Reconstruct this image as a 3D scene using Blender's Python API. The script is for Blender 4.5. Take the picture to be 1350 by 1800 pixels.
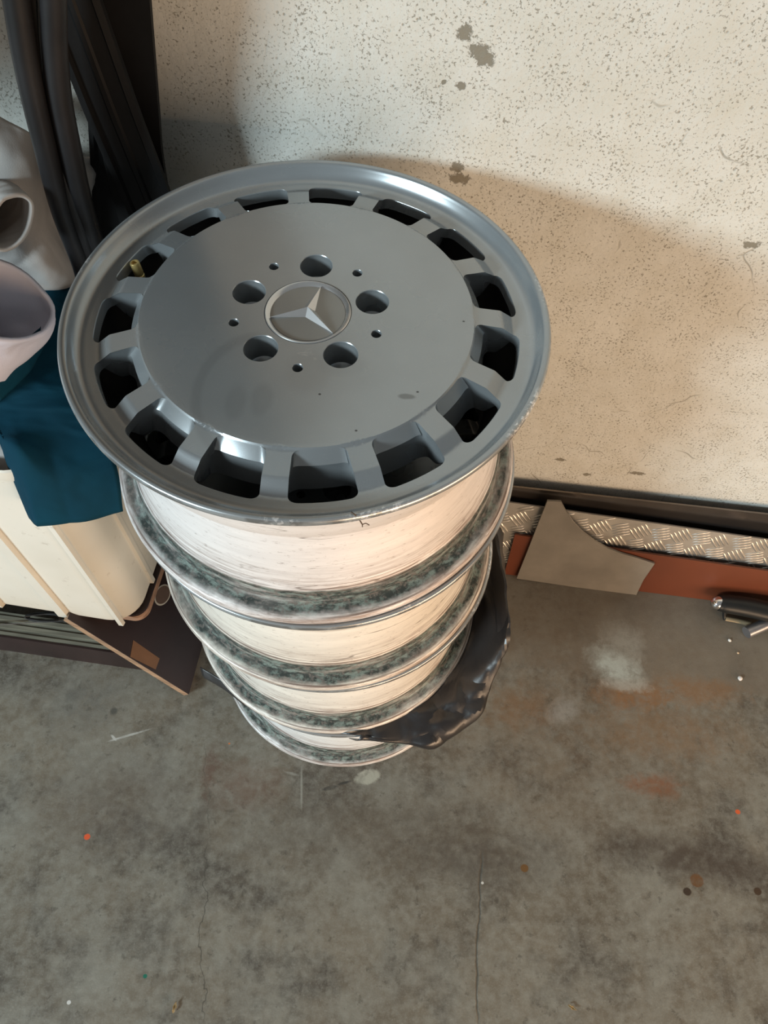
import bpy, bmesh, math, random
from mathutils import Vector, Matrix, noise as mnoise
from mathutils.geometry import delaunay_2d_cdt
C = bpy.context.scene
for o in list(bpy.data.objects): bpy.data.objects.remove(o)
col = C.collection
PI = math.pi; rad = math.radians
random.seed(7)

# ------------------------------------------------------------ camera
F = 1327.27; PITCH = 1.036; ROLL = .0538; CAM = Vector((.0738, -.4712, 1.2423))
fw = Vector((0, math.cos(PITCH), -math.sin(PITCH))); rt0 = Vector((1, 0, 0)); up0 = rt0.cross(fw)
rt = math.cos(ROLL)*rt0 + math.sin(ROLL)*up0; up = -math.sin(ROLL)*rt0 + math.cos(ROLL)*up0
cd = bpy.data.cameras.new('camera'); cam = bpy.data.objects.new('camera', cd); col.objects.link(cam)
m = Matrix((rt, up, -fw)).transposed().to_4x4(); m.translation = CAM; cam.matrix_world = m
cd.sensor_fit = 'VERTICAL'; cd.sensor_height = 36; cd.lens = F/1800*36; cd.clip_start = .01
C.camera = cam

# ------------------------------------------------------------ world, lights, exposure
w = bpy.data.worlds.new('world'); C.world = w; w.use_nodes = True
bg = w.node_tree.nodes['Background']; bg.inputs[0].default_value = (.90, .90, .88, 1); bg.inputs[1].default_value = .22

def area(name, loc, target, sx, sy, power, color):
    l = bpy.data.lights.new(name, 'AREA'); l.shape = 'RECTANGLE'; l.size = sx; l.size_y = sy
    l.energy = power; l.color = color
    o = bpy.data.objects.new(name, l); col.objects.link(o); o.location = loc
    o.rotation_euler = (Vector(target)-Vector(loc)).to_track_quat('-Z', 'Y').to_euler()
    return o
# daylight coming in through the garage doorway, left front, low
area('daylight_doorway', (-3.75, -3.35, 2.35), (0, .1, .6), 1.2, .8, 310, (.78, .94, 1))
# warm daylight bounced back low from the sunlit floor and goods at the right
area('warm_bounce', (1.75, -1.75, .42), (.4, .2, .38), 2.6, .8, 66, (1, .69, .44))
C.view_settings.view_transform = 'Standard'; C.view_settings.look = 'None'
C.view_settings.gamma = 1; C.view_settings.exposure = 0; C.view_settings.use_curve_mapping = False

# ------------------------------------------------------------ measuring helpers (photo pixel + a real height or depth -> point)
def pray(x, y): return (x-675)/F*rt - (y-900)/F*up + fw
def PZ(x, y, z):
    d = pray(x, y); return CAM + d*((z-CAM.z)/d.z)
def PPL(x, y, p0, n):
    d = pray(x, y); return CAM + d*((p0-CAM).dot(n)/d.dot(n))
WD = Vector((1, -.065, 0)).normalized(); WN = Vector((-WD.y, WD.x, 0))   # along wall, into wall
def PW(x, y, Y=.25): return PPL(x, y, Vector((0, Y, 0)), WN)
def wallpt(s, n, z): return Vector((0, .25, 0)) + WD*s + WN*n + Vector((0, 0, z))  # n<0 in front of the wall

# ------------------------------------------------------------ object helpers
def finish(o, label=None, cat=None, group=None, kind=None):
    if label: o['label'] = label
    if cat: o['category'] = cat
    if group: o['group'] = group
    if kind: o['kind'] = kind
    return o
def mobj(name, verts, faces, mat, parent=None, smooth=True, sharp=35):
    me = bpy.data.meshes.new(name); me.from_pydata([tuple(v) for v in verts], [], faces)
    me.validate(); me.update()
    if smooth:
        me.polygons.foreach_set('use_smooth', [True]*len(me.polygons))
        if sharp: me.set_sharp_from_angle(angle=rad(sharp))
    me.materials.append(mat)
    o = bpy.data.objects.new(name, me); col.objects.link(o)
    if parent: o.parent = parent
    return o
def bobj(name, bm, mat, parent=None, smooth=False, sharp=35):
    me = bpy.data.meshes.new(name); bmesh.ops.recalc_face_normals(bm, faces=bm.faces[:]); bm.to_mesh(me); bm.free()
    if smooth:
        me.polygons.foreach_set('use_smooth', [True]*len(me.polygons))
        if sharp: me.set_sharp_from_angle(angle=rad(sharp))
    me.materials.append(mat)
    o = bpy.data.objects.new(name, me); col.objects.link(o)
    if parent: o.parent = parent
    return o
def empty(name, loc=(0, 0, 0), rz=0):
    o = bpy.data.objects.new(name, None); o.empty_display_size = .05; col.objects.link(o)
    o.location = loc; o.rotation_euler.z = rz; return o
def lathe(profile, n=96):
    V = []; Fc = []
    for (r, z) in profile:
        for i in range(n):
            a = 2*PI*i/n; V.append((r*math.cos(a), r*math.sin(a), z))
    for j in range(len(profile)-1):
        for i in range(n):
            k = (i+1) % n
            Fc.append((j*n+i, (j+1)*n+i, (j+1)*n+k, j*n+k))
    return V, Fc
def catmull(pts, n):
    P = [pts[0]*2-pts[1]] + pts + [pts[-1]*2-pts[-2]]; out = []
    for i in range(1, len(P)-2):
        for k in range(n):
            t = k/n; a, b, c, d = P[i-1], P[i], P[i+1], P[i+2]
            out.append(.5*((2*b)+(c-a)*t+(2*a-5*b+4*c-d)*t*t+(3*b-a-3*c+d)*t**3))
    out.append(P[-2]); return out
def tube(pts, r, sides=12, flat=1, nrm=None, sub=8, cap=True):
    p = catmull([Vector(q) for q in pts], sub); V = []; Fc = []; N = len(p)
    ref = Vector(nrm) if nrm else Vector((0, -1, .3))
    for i, q in enumerate(p):
        t = (p[min(i+1, N-1)]-p[max(i-1, 0)]).normalized(); u = t.cross(ref).normalized(); v = u.cross(t)
        rr = r(i/(N-1)) if callable(r) else r
        for k in range(sides):
            a = 2*PI*k/sides; V.append(q+u*math.cos(a)*rr+v*math.sin(a)*rr*flat)
    for i in range(N-1):
        for k in range(sides):
            l = (k+1) % sides; Fc.append((i*sides+k, i*sides+l, (i+1)*sides+l, (i+1)*sides+k))
    if cap: Fc.append(tuple(range(sides-1, -1, -1))); Fc.append(tuple((N-1)*sides+k for k in range(sides)))
    return V, Fc
def sweep(pts, prof, nrm, sub=8):
    """sweep an open/closed 2D profile (u across, v outward) along a path"""
    p = catmull([Vector(q) for q in pts], sub); V = []; Fc = []; N = len(p); K = len(prof); ref = Vector(nrm)
    for i, q in enumerate(p):
        t = (p[min(i+1, N-1)]-p[max(i-1, 0)]).normalized(); u = t.cross(ref).normalized(); v = u.cross(t)
        for (a, b) in prof: V.append(q+u*a+v*b)
    for i in range(N-1):
        for k in range(K):
            l = (k+1) % K; Fc.append((i*K+k, i*K+l, (i+1)*K+l, (i+1)*K+k))
    Fc.append(tuple(range(K-1, -1, -1))); Fc.append(tuple((N-1)*K+k for k in range(K)))
    return V, Fc
def slab(poly, n, th):
    """polygon (list of Vectors, planar) extruded by th along -n"""
    n = Vector(n).normalized(); K = len(poly)
    V = [Vector(p) for p in poly] + [Vector(p)-n*th for p in poly]
    Fc = [tuple(range(K)), tuple(range(2*K-1, K-1, -1))]
    for i in range(K): j = (i+1) % K; Fc.append((i, i+K, j+K, j))
    return V, Fc
def slabobj(name, poly, n, th, mat, parent=None, bev=0):
    V, Fc = slab(poly, n, th); bm = bmesh.new(); vs = [bm.verts.new(v) for v in V]
    for f in Fc: bm.faces.new([vs[i] for i in f])
    if bev: bmesh.ops.bevel(bm, geom=[e for e in bm.edges if e.calc_face_angle(0) > .6], offset=bev, segments=2, affect='EDGES')
    return bobj(name, bm, mat, parent)
def boxbm(bm, lo, hi, mat4=None):
    r = bmesh.ops.create_cube(bm, size=1)['verts']
    for v in r:
        v.co = Vector([lo[i]+(v.co[i]+.5)*(hi[i]-lo[i]) for i in range(3)])
        if mat4: v.co = mat4 @ v.co
    return r

# ------------------------------------------------------------ material helpers
class NT:
    def __init__(s, name):
        s.m = bpy.data.materials.new(name); s.m.use_nodes = True; s.t = s.m.node_tree
        s.b = s.t.nodes['Principled BSDF']; s.co = s.n('ShaderNodeTexCoord').outputs['Object']
    def n(s, typ, **kw):
        x = s.t.nodes.new(typ)
        for k, v in kw.items(): setattr(x, k, v)
        return x
    def set(s, x, k, v):
        if isinstance(v, bpy.types.NodeSocket): s.t.links.new(v, x.inputs[k])
        else:
            if isinstance(v, tuple) and len(v) == 3 and x.inputs[k].type == 'RGBA': v = (*v, 1)
            x.inputs[k].default_value = v
    def math(s, op, a, b=0., c=0., clamp=False):
        x = s.n('ShaderNodeMath', operation=op, use_clamp=clamp)
        for i, v in enumerate((a, b, c)): s.set(x, i, v)
        return x.outputs[0]
    def map(s, loc=(0, 0, 0), rot=(0, 0, 0), sc=(1, 1, 1), vec=None):
        x = s.n('ShaderNodeMapping'); s.set(x, 0, vec or s.co); s.set(x, 1, loc); s.set(x, 2, rot); s.set(x, 3, sc); return x.outputs[0]
    def noise(s, scale, detail=3, rough=.55, vec=None, dist=0., color=False):
        x = s.n('ShaderNodeTexNoise'); s.set(x, 'Vector', vec or s.co); s.set(x, 'Scale', scale); s.set(x, 'Detail', float(detail)); s.set(x, 'Roughness', rough); s.set(x, 'Distortion', dist)
        return x.outputs['Color' if color else 'Fac']
    def vor(s, scale, feature='F1', vec=None, out='Distance', rnd=1.):
        x = s.n('ShaderNodeTexVoronoi', feature=feature); s.set(x, 'Vector', vec or s.co); s.set(x, 'Scale', scale); s.set(x, 'Randomness', rnd); return x.outputs[out]
    def ramp(s, v, a, b, lo=0., hi=1.):
        x = s.n('ShaderNodeMapRange'); s.set(x, 0, v); s.set(x, 1, a); s.set(x, 2, b); s.set(x, 3, lo); s.set(x, 4, hi); return x.outputs[0]
    def mix(s, f, a, b, blend='MIX'):
        x = s.n('ShaderNodeMix', data_type='RGBA', blend_type=blend); s.set(x, 0, f); s.set(x, 6, a); s.set(x, 7, b); return x.outputs[2]
    def spot(s, cx, cy, rx, ry, soft=.5, rot=0., wob=0., vec=None):
        """1 inside an ellipse (object XY), soft edge, noise-wobbled"""
        v = s.map(loc=(-cx, -cy, 0), vec=vec)
        v = s.map(rot=(0, 0, -rot), vec=v); v = s.map(sc=(1/rx, 1/ry, 0), vec=v)
        l = s.n('ShaderNodeVectorMath', operation='LENGTH'); s.set(l, 0, v); d = l.outputs['Value']
        if wob: d = s.math('ADD', d, s.math('MULTIPLY', s.math('SUBTRACT', s.WOB, .5), wob))
        return s.ramp(d, 1+soft*.5, 1-soft*.5)
    def bump(s, h, strength=.3, dist=.002, nrm=None):
        x = s.n('ShaderNodeBump'); s.set(x, 'Height', h); s.set(x, 'Strength', strength); s.set(x, 'Distance', dist)
        if nrm: s.set(x, 'Normal', nrm)
        return x.outputs[0]
    def out(s, color=None, rough=None, metal=None, normal=None, **kw):
        for k, v in (('Base Color', color), ('Roughness', rough), ('Metallic', metal), ('Normal', normal)):
            if v is not None: s.set(s.b, k, v)
        for k, v in kw.items(): s.set(s.b, k.replace('_', ' '), v)
        return s.m
def simple(name, color, rough=.5, metal=0., var=.12, scale=30, bump=0., bscale=200, **kw):
    t = NT(name); n = t.noise(scale, 4)
    c2 = tuple(c*(1-var*2) for c in color); c = t.mix(t.ramp(n, .35, .7), color, c2)
    nr = t.bump(t.noise(bscale, 3), bump, .001) if bump else None
    return t.out(c, rough, metal, nr, **kw)

# ------------------------------------------------------------ wall material
def wall_mat():
    t = NT('cream_stucco')   # wall object's local XY: x along wall, z up
    big = t.noise(3., 3); med = t.noise(22., 4)
    base = t.mix(t.ramp(big, .35, .7), (.54, .55, .525), (.48, .485, .455))
    base = t.mix(t.ramp(med, .4, .75, 0, .5), base, (.42, .405, .345))
    # small pits and specks of bare grey render
    n1 = t.noise(330., 4, .7, dist=.3); n2 = t.noise(26., 4)
    thr = t.ramp(n2, .3, .72, .63, .535)
    sp = t.ramp(t.math('SUBTRACT', n1, thr), 0, .045)
    v = t.vor(150.); sp2 = t.math('MULTIPLY', t.ramp(v, .22, .12), t.ramp(t.noise(40., 2), .52, .6))
    # hairline cracks
    w = t.noise(6., 3, .6, color=True); wv = t.n('ShaderNodeVectorMath', operation='ADD'); t.set(wv, 0, t.co)
    sc = t.n('ShaderNodeVectorMath', operation='SCALE'); t.set(sc, 0, w); t.set(sc, 'Scale', .12); t.set(wv, 1, sc.outputs[0])
    cr = t.math('MULTIPLY', t.ramp(t.vor(7., 'DISTANCE_TO_EDGE', wv.outputs[0]), .010, .003), t.ramp(t.noise(9., 2), .56, .62))
    m = t.math('MAXIMUM', t.math('MULTIPLY', sp, .7), t.math('MULTIPLY', sp2, .6)); m = t.math('MAXIMUM', m, t.math('MULTIPLY', cr, .55))
    # larger chips, in wall coordinates (s, z)
    t.WOB = t.noise(150., 7, .75, dist=.4)
    xz = t.n('ShaderNodeCombineXYZ'); sx = t.n('ShaderNodeSeparateXYZ'); t.set(sx, 0, t.co)
    t.set(xz, 0, sx.outputs[0]); t.set(xz, 1, sx.outputs[2]); xz = xz.outputs[0]
    for (px, py, rx, ry) in ((843, 90, .0085, .006), (855, 104, .007, .007), (817, 58, .006, .006), (810, 152, .004, .004), (803, 294, .006, .005), (808, 314, .010, .006), (1320, 430, .009, .004), (780, 145, .002, .002), (985, 808, .008, .004), (1032, 834, .006, .004), (1120, 832, .012, .004)):
        P = PW(px, py)-Vector((0, .25, 0)); s_ = P.dot(WD)
        m = t.math('MAXIMUM', m, t.math('MULTIPLY', t.spot(s_, P.z, rx, ry, .3, wob=3.6, vec=xz), .85))
    c = t.mix(m, base, (.135, .12, .085))
    h = t.math('SUBTRACT', t.math('ADD', t.math('MULTIPLY', t.noise(120., 4, .6), .9), t.math('MULTIPLY', t.noise(35., 3), .8)), t.math('MULTIPLY', m, .8))
    return t.out(c, .92, 0., t.bump(h, .55, .0025))

# ------------------------------------------------------------ floor material (object origin = world origin)
def floor_mat():
    t = NT('worn_concrete'); t.WOB = t.noise(34., 9, .78, dist=.5)
    big = t.noise(3.2, 4, .6, dist=.4); med = t.noise(11., 5, .62); fine = t.noise(70., 5, .65); gr = t.noise(420., 2)
    c = t.mix(t.ramp(big, .36, .66), (.158, .136, .102), (.094, .078, .056))
    c = t.mix(t.ramp(med, .44, .66, 0, .8), c, (.195, .19, .160))
    c = t.mix(t.ramp(t.noise(7., 5, .6, vec=t.map(loc=(3, 1, 0))), .5, .64, 0, .8), c, (.050, .042, .033))
    c = t.mix(t.ramp(fine, .4, .72, 0, .55), c, (.26, .255, .22))
    c = t.mix(t.ramp(t.noise(55., 4, .7, vec=t.map(loc=(7, 3, 0))), .58, .68, 0, .5), c, (.04, .032, .022))
    c = t.mix(t.ramp(gr, .55, .75, 0, .3), c, (.30, .29, .26))
    BRK = t.ramp(t.noise(48., 8, .72, vec=t.map(loc=(2, 9, 0)), dist=.3), .38, .55, .45, 1.)
    def at(px, py): P = PZ(px, py, 0); return P.x, P.y
    def stain(px, py, rx, ry, colr, k, soft=.9, rot=0., wob=1.2):
        nonlocal c
        x, y = at(px, py); mk = t.spot(x, y, rx, ry, soft, rot, wob*1.25)
        if rx > .0075: mk = t.math('MULTIPLY', mk, BRK)
        c = t.mix(t.math('MULTIPLY', mk, k), c, colr)
    # trowelled strip along the wall, browner, with a straight front border
    d = t.n('ShaderNodeVectorMath', operation='DOT_PRODUCT'); t.set(d, 0, t.co); t.set(d, 1, (.0755, .997, 0))
    strip = t.math('MULTIPLY', t.ramp(d.outputs['Value'], -.004, .004), t.ramp(t.math('ADD', d.outputs['Value'], t.math('MULTIPLY', t.noise(9., 2), .0)), 3, 2.9))
    stripx = t.ramp(t.n('ShaderNodeSeparateXYZ').outputs[0], 0, 1)
    sep = t.n('ShaderNodeSeparateXYZ'); t.set(sep, 0, t.co)
    strip = t.math('MULTIPLY', strip, t.ramp(sep.outputs[0], .15, .5))
    c = t.mix(t.math('MULTIPLY', strip, .75), c, t.mix(t.ramp(t.noise(8., 4), .35, .7), (.185, .155, .118), (.115, .095, .072)))
    stain(1000, 1240, .20, .14, (0.144, 0.090, 0.047), .45, 1.4)
    stain(1110, 1220, .05, .022, (0.216, 0.097, 0.032), .75, 1., wob=2.2)
    stain(1220, 1215, .07, .022, (0.209, 0.101, 0.036), .6, 1., wob=2.2)
    stain(1170, 1290, .10, .035, (0.187, 0.101, 0.043), .45, 1., wob=2.4)
    stain(1150, 1380, .04, .016, (0.187, 0.072, 0.029), .7, .9, wob=2.4)
    stain(915, 1245, .05, .03, (0.194, 0.094, 0.036), .4, 1.2, wob=2.2)
    stain(1085, 1172, .045, .026, (0.360, 0.374, 0.331), .95, .9, -.5, 1.6)
    stain(1095, 1130, .03, .035, (0.302, 0.288, 0.245), .6, .9, .6, 2.2)
    stain(1100, 1205, .035, .010, (0.331, 0.310, 0.266), .7, .8, 0, 2.)
    stain(992, 1250, .025, .018, (0.288, 0.274, 0.245), .6, .9, .5, 2.4)
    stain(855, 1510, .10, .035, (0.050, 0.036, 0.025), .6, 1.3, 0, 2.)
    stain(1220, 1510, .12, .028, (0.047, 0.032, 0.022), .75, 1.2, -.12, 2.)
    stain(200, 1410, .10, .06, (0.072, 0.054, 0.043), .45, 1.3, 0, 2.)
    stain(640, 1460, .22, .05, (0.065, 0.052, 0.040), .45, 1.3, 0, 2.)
    stain(430, 1380, .05, .03, (0.115, 0.054, 0.032), .45, 1.2, 0, 2.4)
    stain(370, 1350, .012, .03, (0.094, 0.040, 0.025), .5, 1., 0, 2.4)
    stain(145, 1240, .05, .04, (0.086, 0.086, 0.079), .5, 1.2, 0, 1.8)
    stain(200, 1250, .006, .006, (0.058, 0.058, 0.050), .8, .6, 0, .6)
    stain(645, 1366, .017, .010, (0.346, 0.346, 0.288), .95, .35, .2, 1.9)
    stain(580, 1385, .012, .003, (0.029, 0.029, 0.025), .9, .5, .3, 1.5)
    stain(605, 1376, .010, .002, (0.029, 0.029, 0.025), .9, .5, .3, 1.5)
    stain(225, 1293, .030, .0018, (0.446, 0.446, 0.418), .9, .6, .35, .7)
    stain(200, 1297, .006, .0018, (0.446, 0.446, 0.418), .85, .6, -.7, 1.2)
    stain(530, 1385, .0016, .028, (0.288, 0.288, 0.252), .6, .8, .1, 1.)
    stain(513, 1360, .010, .0018, (0.288, 0.288, 0.252), .6, .8, -.2, 1.)
    for (px, py, r, k) in ((153, 1471, .0047, (0.612, 0.086, 0.022)), (1297, 1427, .0038, (0.576, 0.094, 0.022)), (255, 1716, .0030, (0.000, 0.115, 0.072)), (403, 1307, .0016, (0.504, 0.144, 0.036)), (848, 1552, .0022, (0.504, 0.504, 0.475)), (121, 1762, .0028, (0.540, 0.540, 0.518)), (922, 1526, .006, (0.122, 0.058, 0.014)), (1208, 1567, .006, (0.032, 0.018, 0.009)), (1332, 1567, .006, (0.043, 0.022, 0.009)), (1225, 1548, .010, (0.115, 0.050, 0.014))):
        stain(px, py, r, r*.9 if r > .0055 or py != 1548 else r*.3, k, 1., .25, 0, .5)
    # cracks: two meandering lines
    def crack(px0, py0, px1, py1, wdt, amp, k):
        nonlocal c
        a = Vector(at(px0, py0)); b = Vector(at(px1, py1)); L = (b-a).length; ang = math.atan2(b.y-a.y, b.x-a.x)
        v = t.map(loc=(-a.x, -a.y, 0)); v = t.map(rot=(0, 0, -ang), vec=v); s = t.n('ShaderNodeSeparateXYZ'); t.set(s, 0, v)
        y = t.math('ADD', s.outputs[1], t.math('MULTIPLY', t.math('SUBTRACT', t.noise(14., 4, .6), .5), amp))
        mk = t.ramp(t.math('ABSOLUTE', y), wdt, wdt*.3)
        mk = t.math('MULTIPLY', mk, t.math('MULTIPLY', t.ramp(s.outputs[0], -.01, .02), t.ramp(s.outputs[0], L+.01, L-.02)))
        c = t.mix(t.math('MULTIPLY', mk, k), c, (.045, .04, .03)); return mk
    k1 = crack(845, 1500, 838, 1800, .0022, .02, .75); k2 = crack(366, 1480, 352, 1800, .0011, .06, .75)
    k3 = crack(366, 1300, 372, 1480, .0009, .05, .4)
    rgh = t.ramp(med, .3, .75, .5, .75)
    h = t.math('SUBTRACT', t.math('ADD', t.math('MULTIPLY', fine, .5), t.math('MULTIPLY', gr, .35)), t.math('MULTIPLY', k1, 1.5))
    return t.out(c, rgh, 0., t.bump(h, .35, .0015))

# ------------------------------------------------------------ wheel materials
def face_mat():
    t = NT('silver_wheel_paint'); t.WOB = t.noise(40., 3)
    c = t.mix(t.ramp(t.noise(9., 3), .35, .7), (.37, .395, .41), (.33, .35, .36))
    c = t.mix(t.ramp(t.noise(900., 2, .7), .62, .72, 0, .35), c, (.5, .5, .5))
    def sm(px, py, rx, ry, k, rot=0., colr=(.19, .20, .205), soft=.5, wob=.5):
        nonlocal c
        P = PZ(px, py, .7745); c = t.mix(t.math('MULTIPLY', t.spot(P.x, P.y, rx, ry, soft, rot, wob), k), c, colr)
    # soft darker patches and a darker arc on the disc
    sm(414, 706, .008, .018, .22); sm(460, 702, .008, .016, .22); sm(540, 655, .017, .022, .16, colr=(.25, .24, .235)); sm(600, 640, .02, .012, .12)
    P = PZ(440, 690, .7745)
    v = t.map(loc=(-P.x, -P.y, 0)); l = t.n('ShaderNodeVectorMath', operation='LENGTH'); t.set(l, 0, t.map(sc=(1, .72, 0), vec=v))
    ring = t.ramp(t.math('ABSOLUTE', t.math('SUBTRACT', l.outputs['Value'], .042)), .0055, .002)
    sp = t.n('ShaderNodeSeparateXYZ'); t.set(sp, 0, v); ring = t.math('MULTIPLY', ring, t.ramp(sp.outputs[0], .01, -.01))
    c = t.mix(t.math('MULTIPLY', ring, .2), c, (.13, .135, .14))
    # pale scuffs below the cap
    scf = t.math('MULTIPLY', t.ramp(t.noise(60., 4, .7, vec=t.map(sc=(1, 3, 1))), .6, .7), t.spot(.004, -.047, .035, .012, .8, 0., 1.))
    c = t.mix(t.math('MULTIPLY', scf, .35), c, (.6, .6, .6))
    for (px, py) in ((562, 693), (734, 689), (626, 757), (815, 565), (581, 547)):
        sm(px, py, .0011, .0009, .9, colr=(.06, .06, .06), soft=.2, wob=0)
    sm(716, 697, .006, .0022, .6, 0., (.12, .12, .12), .6, 2.5)
    # curb rash on the lip
    sx = t.n('ShaderNodeSeparateXYZ'); t.set(sx, 0, t.co)
    ll = t.n('ShaderNodeVectorMath', operation='LENGTH'); t.set(ll, 0, t.map(sc=(1, 1, 0)))
    lipm = t.ramp(ll.outputs['Value'], .2025, .2045)
    ch = t.ramp(t.noise(260., 3, .7), .50, .60)
    def rash(ang, width, k):
        nonlocal c
        px, py = .204*math.cos(rad(ang)), .204*math.sin(rad(ang))
        c = t.mix(t.math('MULTIPLY', t.math('MULTIPLY', t.spot(px, py, width, width, .6), k), t.math('MULTIPLY', lipm, ch)), c, (.85, .85, .86))
    rash(-29, .026, 1.); rash(-70, .022, .8); rash(-90, .012, .7); rash(168, .012, .8); rash(12, .02, .5)
    c = t.mix(t.math('MULTIPLY', t.math('MULTIPLY', t.ramp(ll.outputs['Value'], .2062, .2067), t.ramp(t.noise(30., 3), .5, .58)), .6), c, (.11, .10, .09))
    return t.out(c, t.ramp(t.noise(14., 3), .3, .7, .23, .29), .58, t.bump(t.noise(1400., 2), .06, .0004), Coat_Weight=.25, Coat_Roughness=.25)
def barrel_mat(seed, tint):
    t = NT('raw_alloy_barrel'); s = t.n('ShaderNodeSeparateXYZ'); t.set(s, 0, t.co); z = s.outputs[2]
    st = t.map(loc=(seed, seed*2, 0), sc=(1, 1, 9)); st2 = t.map(loc=(seed*3, 0, 0), sc=(1, 1, 22)); iso = t.map(loc=(seed, 3, 1), sc=(1, 1, 1.6))
    n = t.noise(9., 5, .65, vec=st); nb = t.noise(16., 5, .7, vec=st2); nf = t.noise(180., 4, .7, vec=iso)
    c = t.mix(t.ramp(n, .35, .7), tint, tuple(v*.80 for v in tint))
    c = t.mix(t.math('MULTIPLY', t.ramp(nb, .60, .66), .30), c, (.30, .23, .19))
    c = t.mix(t.math('MULTIPLY', t.ramp(t.noise(110., 4, .7, vec=t.map(loc=(seed, 0, 0), sc=(1, 1, 4))), .60, .68), .5), c, (.20, .15, .13))
    # brown staining that thickens towards the bead seat
    near = t.ramp(z, .065, .030); c = t.mix(t.math('MULTIPLY', t.math('MULTIPLY', near, t.ramp(nb, .42, .6)), .75), c, (.22, .155, .125))
    # bead seat: dark rubber and green-grey tyre soap residue
    zz = t.math('ADD', z, t.math('MULTIPLY', t.math('SUBTRACT', t.noise(20., 4, .7, vec=iso), .5), .006))
    bead = t.math('MULTIPLY', t.ramp(zz, .0335, .031), t.ramp(zz, .0095, .0125))
    res = t.mix(t.ramp(t.noise(60., 5, .7, vec=t.map(loc=(seed, 0, 0), sc=(1, 1, 5))), .47, .60), (.022, .030, .027), (.155, .20, .18))
    res = t.mix(t.ramp(nf, .5, .62), res, (.11, .10, .09))
    c = t.mix(t.math('MULTIPLY', bead, t.ramp(t.noise(14., 3, .6, vec=st), .25, .5, .55, 1.)), c, res)
    fl = t.ramp(z, .0105, .0085); c = t.mix(t.math('MULTIPLY', fl, t.ramp(t.noise(60., 4, .7, vec=st2), .48, .62, 0, .7)), c, (.27, .20, .17))
    topl = t.ramp(z, .170, .176); c = t.mix(t.math('MULTIPLY', topl, .4), c, (.4, .37, .35))
    for zc, wd_ in ((.0345, .0008), (.0305, .0006), (.0098, .0007), (.0385, .0005)):
        ln = t.ramp(t.math('ABSOLUTE', t.math('SUBTRACT', z, zc)), wd_, wd_*.4); c = t.mix(t.math('MULTIPLY', ln, t.ramp(t.noise(12., 3, .6, vec=iso), .38, .55, .15, .8)), c, (.10, .065, .05))
    lg = t.math('MULTIPLY', t.ramp(t.math('ABSOLUTE', t.math('SUBTRACT', t.noise(6., 2, .5, vec=t.map(loc=(seed*2, 5, 0), sc=(.7, .7, 9))), .5)), .006, .002), t.ramp(t.noise(5., 2, vec=iso), .52, .6))
    c = t.mix(t.math('MULTIPLY', lg, .7), c, (.13, .10, .085))
    rg = t.math('ADD', t.ramp(n, .3, .7, .44, .56), t.math('MULTIPLY', bead, .3), clamp=True)
    mt = t.math('SUBTRACT', .25, t.math('MULTIPLY', bead, .22))
    return t.out(c, rg, mt, t.bump(nf, .12, .0008))
M = {}
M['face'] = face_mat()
tints = [(.80, .765, .75), (.80, .755, .68), (.78, .75, .69), (.74, .76, .76)]
M['cap'] = simple('cap_satin_silver', (.30, .30, .29), .34, .6, .04, 20)
M['capring'] = simple('cap_polished_ring', (.66, .66, .66), .25, .85, .03, 20)
M['dust'] = simple('shade_dark_inner_alloy', (.030, .027, .025), .6, .2, .2, 30)  # shade inside the barrel, put into a near-black alloy colour
M['gap'] = simple('dark_gap', (.02, .02, .02), .8)
M['brass'] = simple('brass', (.72, .54, .22), .3, .6, .05, 300)
M['rubber'] = simple('black_rubber', (.008, .008, .009), .5, 0, .15, 40, .15, 150, Specular_IOR_Level=.3)
M['hose'] = simple('black_rubber_hose', (.012, .0115, .013), .42, 0, .2, 25, .12, 90, Specular_IOR_Level=.35)
M['strip'] = simple('black_rubber_strip', (.005, .005, .0055), .6, 0, .2, 30, .2, 120, Specular_IOR_Level=.2)

# ------------------------------------------------------------ wheel geometry (z=0 base, z=H top)
H = .194; NS = 15; PH = rad(3); STEP = 2*PI/NS
ZT = [(.0, -.0012), (.138, -.0014), (.1418, -.0016), (.1432, -.0032), (.152, -.0048), (.1665, -.0072), (.1775, -.0150), (.1805, -.0152), (.187, -.0148), (.3, -.0148)]
def ztop(r):
    for (a, za), (b, zb) in zip(ZT, ZT[1:]):
        if r <= b: return za+(zb-za)*(r-a)/(b-a)
    return ZT[-1][1]
def square_pts(m):   # perimeter of the square [-1,1]^2 with 4*m points including the corners, tagged
    out = []
    for s in range(4):
        for k in range(m):
            t = -1+2*k/m
            out.append([(t, -1), (1, t), (-t, 1), (-1, -t)][s])
    return out
SQ = square_pts(28)
def roundsq(p, rc):
    u, v = p; q = 1-rc
    if abs(u) > q and abs(v) > q:
        su, sv = math.copysign(1, u), math.copysign(1, v); du, dv = abs(u)-q, abs(v)-q
        # arc position by length along the L
        if abs(u) >= abs(v): tt = dv/rc*.5
        else: tt = 1-du/rc*.5
        a = tt*PI/2; return su*(q+rc*math.cos(a)), sv*(q+rc*math.sin(a))
    return u, v
def slot_loop(r0, r1, h0, h1, rc, zf):
    pts = []
    for p in SQ:
        u, v = roundsq(p, rc); r = (r0+r1)/2+v*(r1-r0)/2
        hs = h0+(h1-h0)*(r-r0)/(r1-r0); tm = STEP/2-math.asin(hs/r)
        th = u*tm; pts.append((th, r, zf(r, v, u)))
    return pts
RIN, ROUT = .1385, .187
def border(zf): return [(u*STEP/2, (RIN+ROUT)/2+v*(ROUT-RIN)/2, zf((RIN+ROUT)/2+v*(ROUT-RIN)/2)) for (u, v) in SQ]
def lerp(a, b, t): return [tuple(x+(y-x)*t for x, y in zip(p, q)) for p, q in zip(a, b)]
def sm(v, a, b): t = min(1, max(0, (v-a)/(b-a))); return t*t*(3-2*t)
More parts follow.
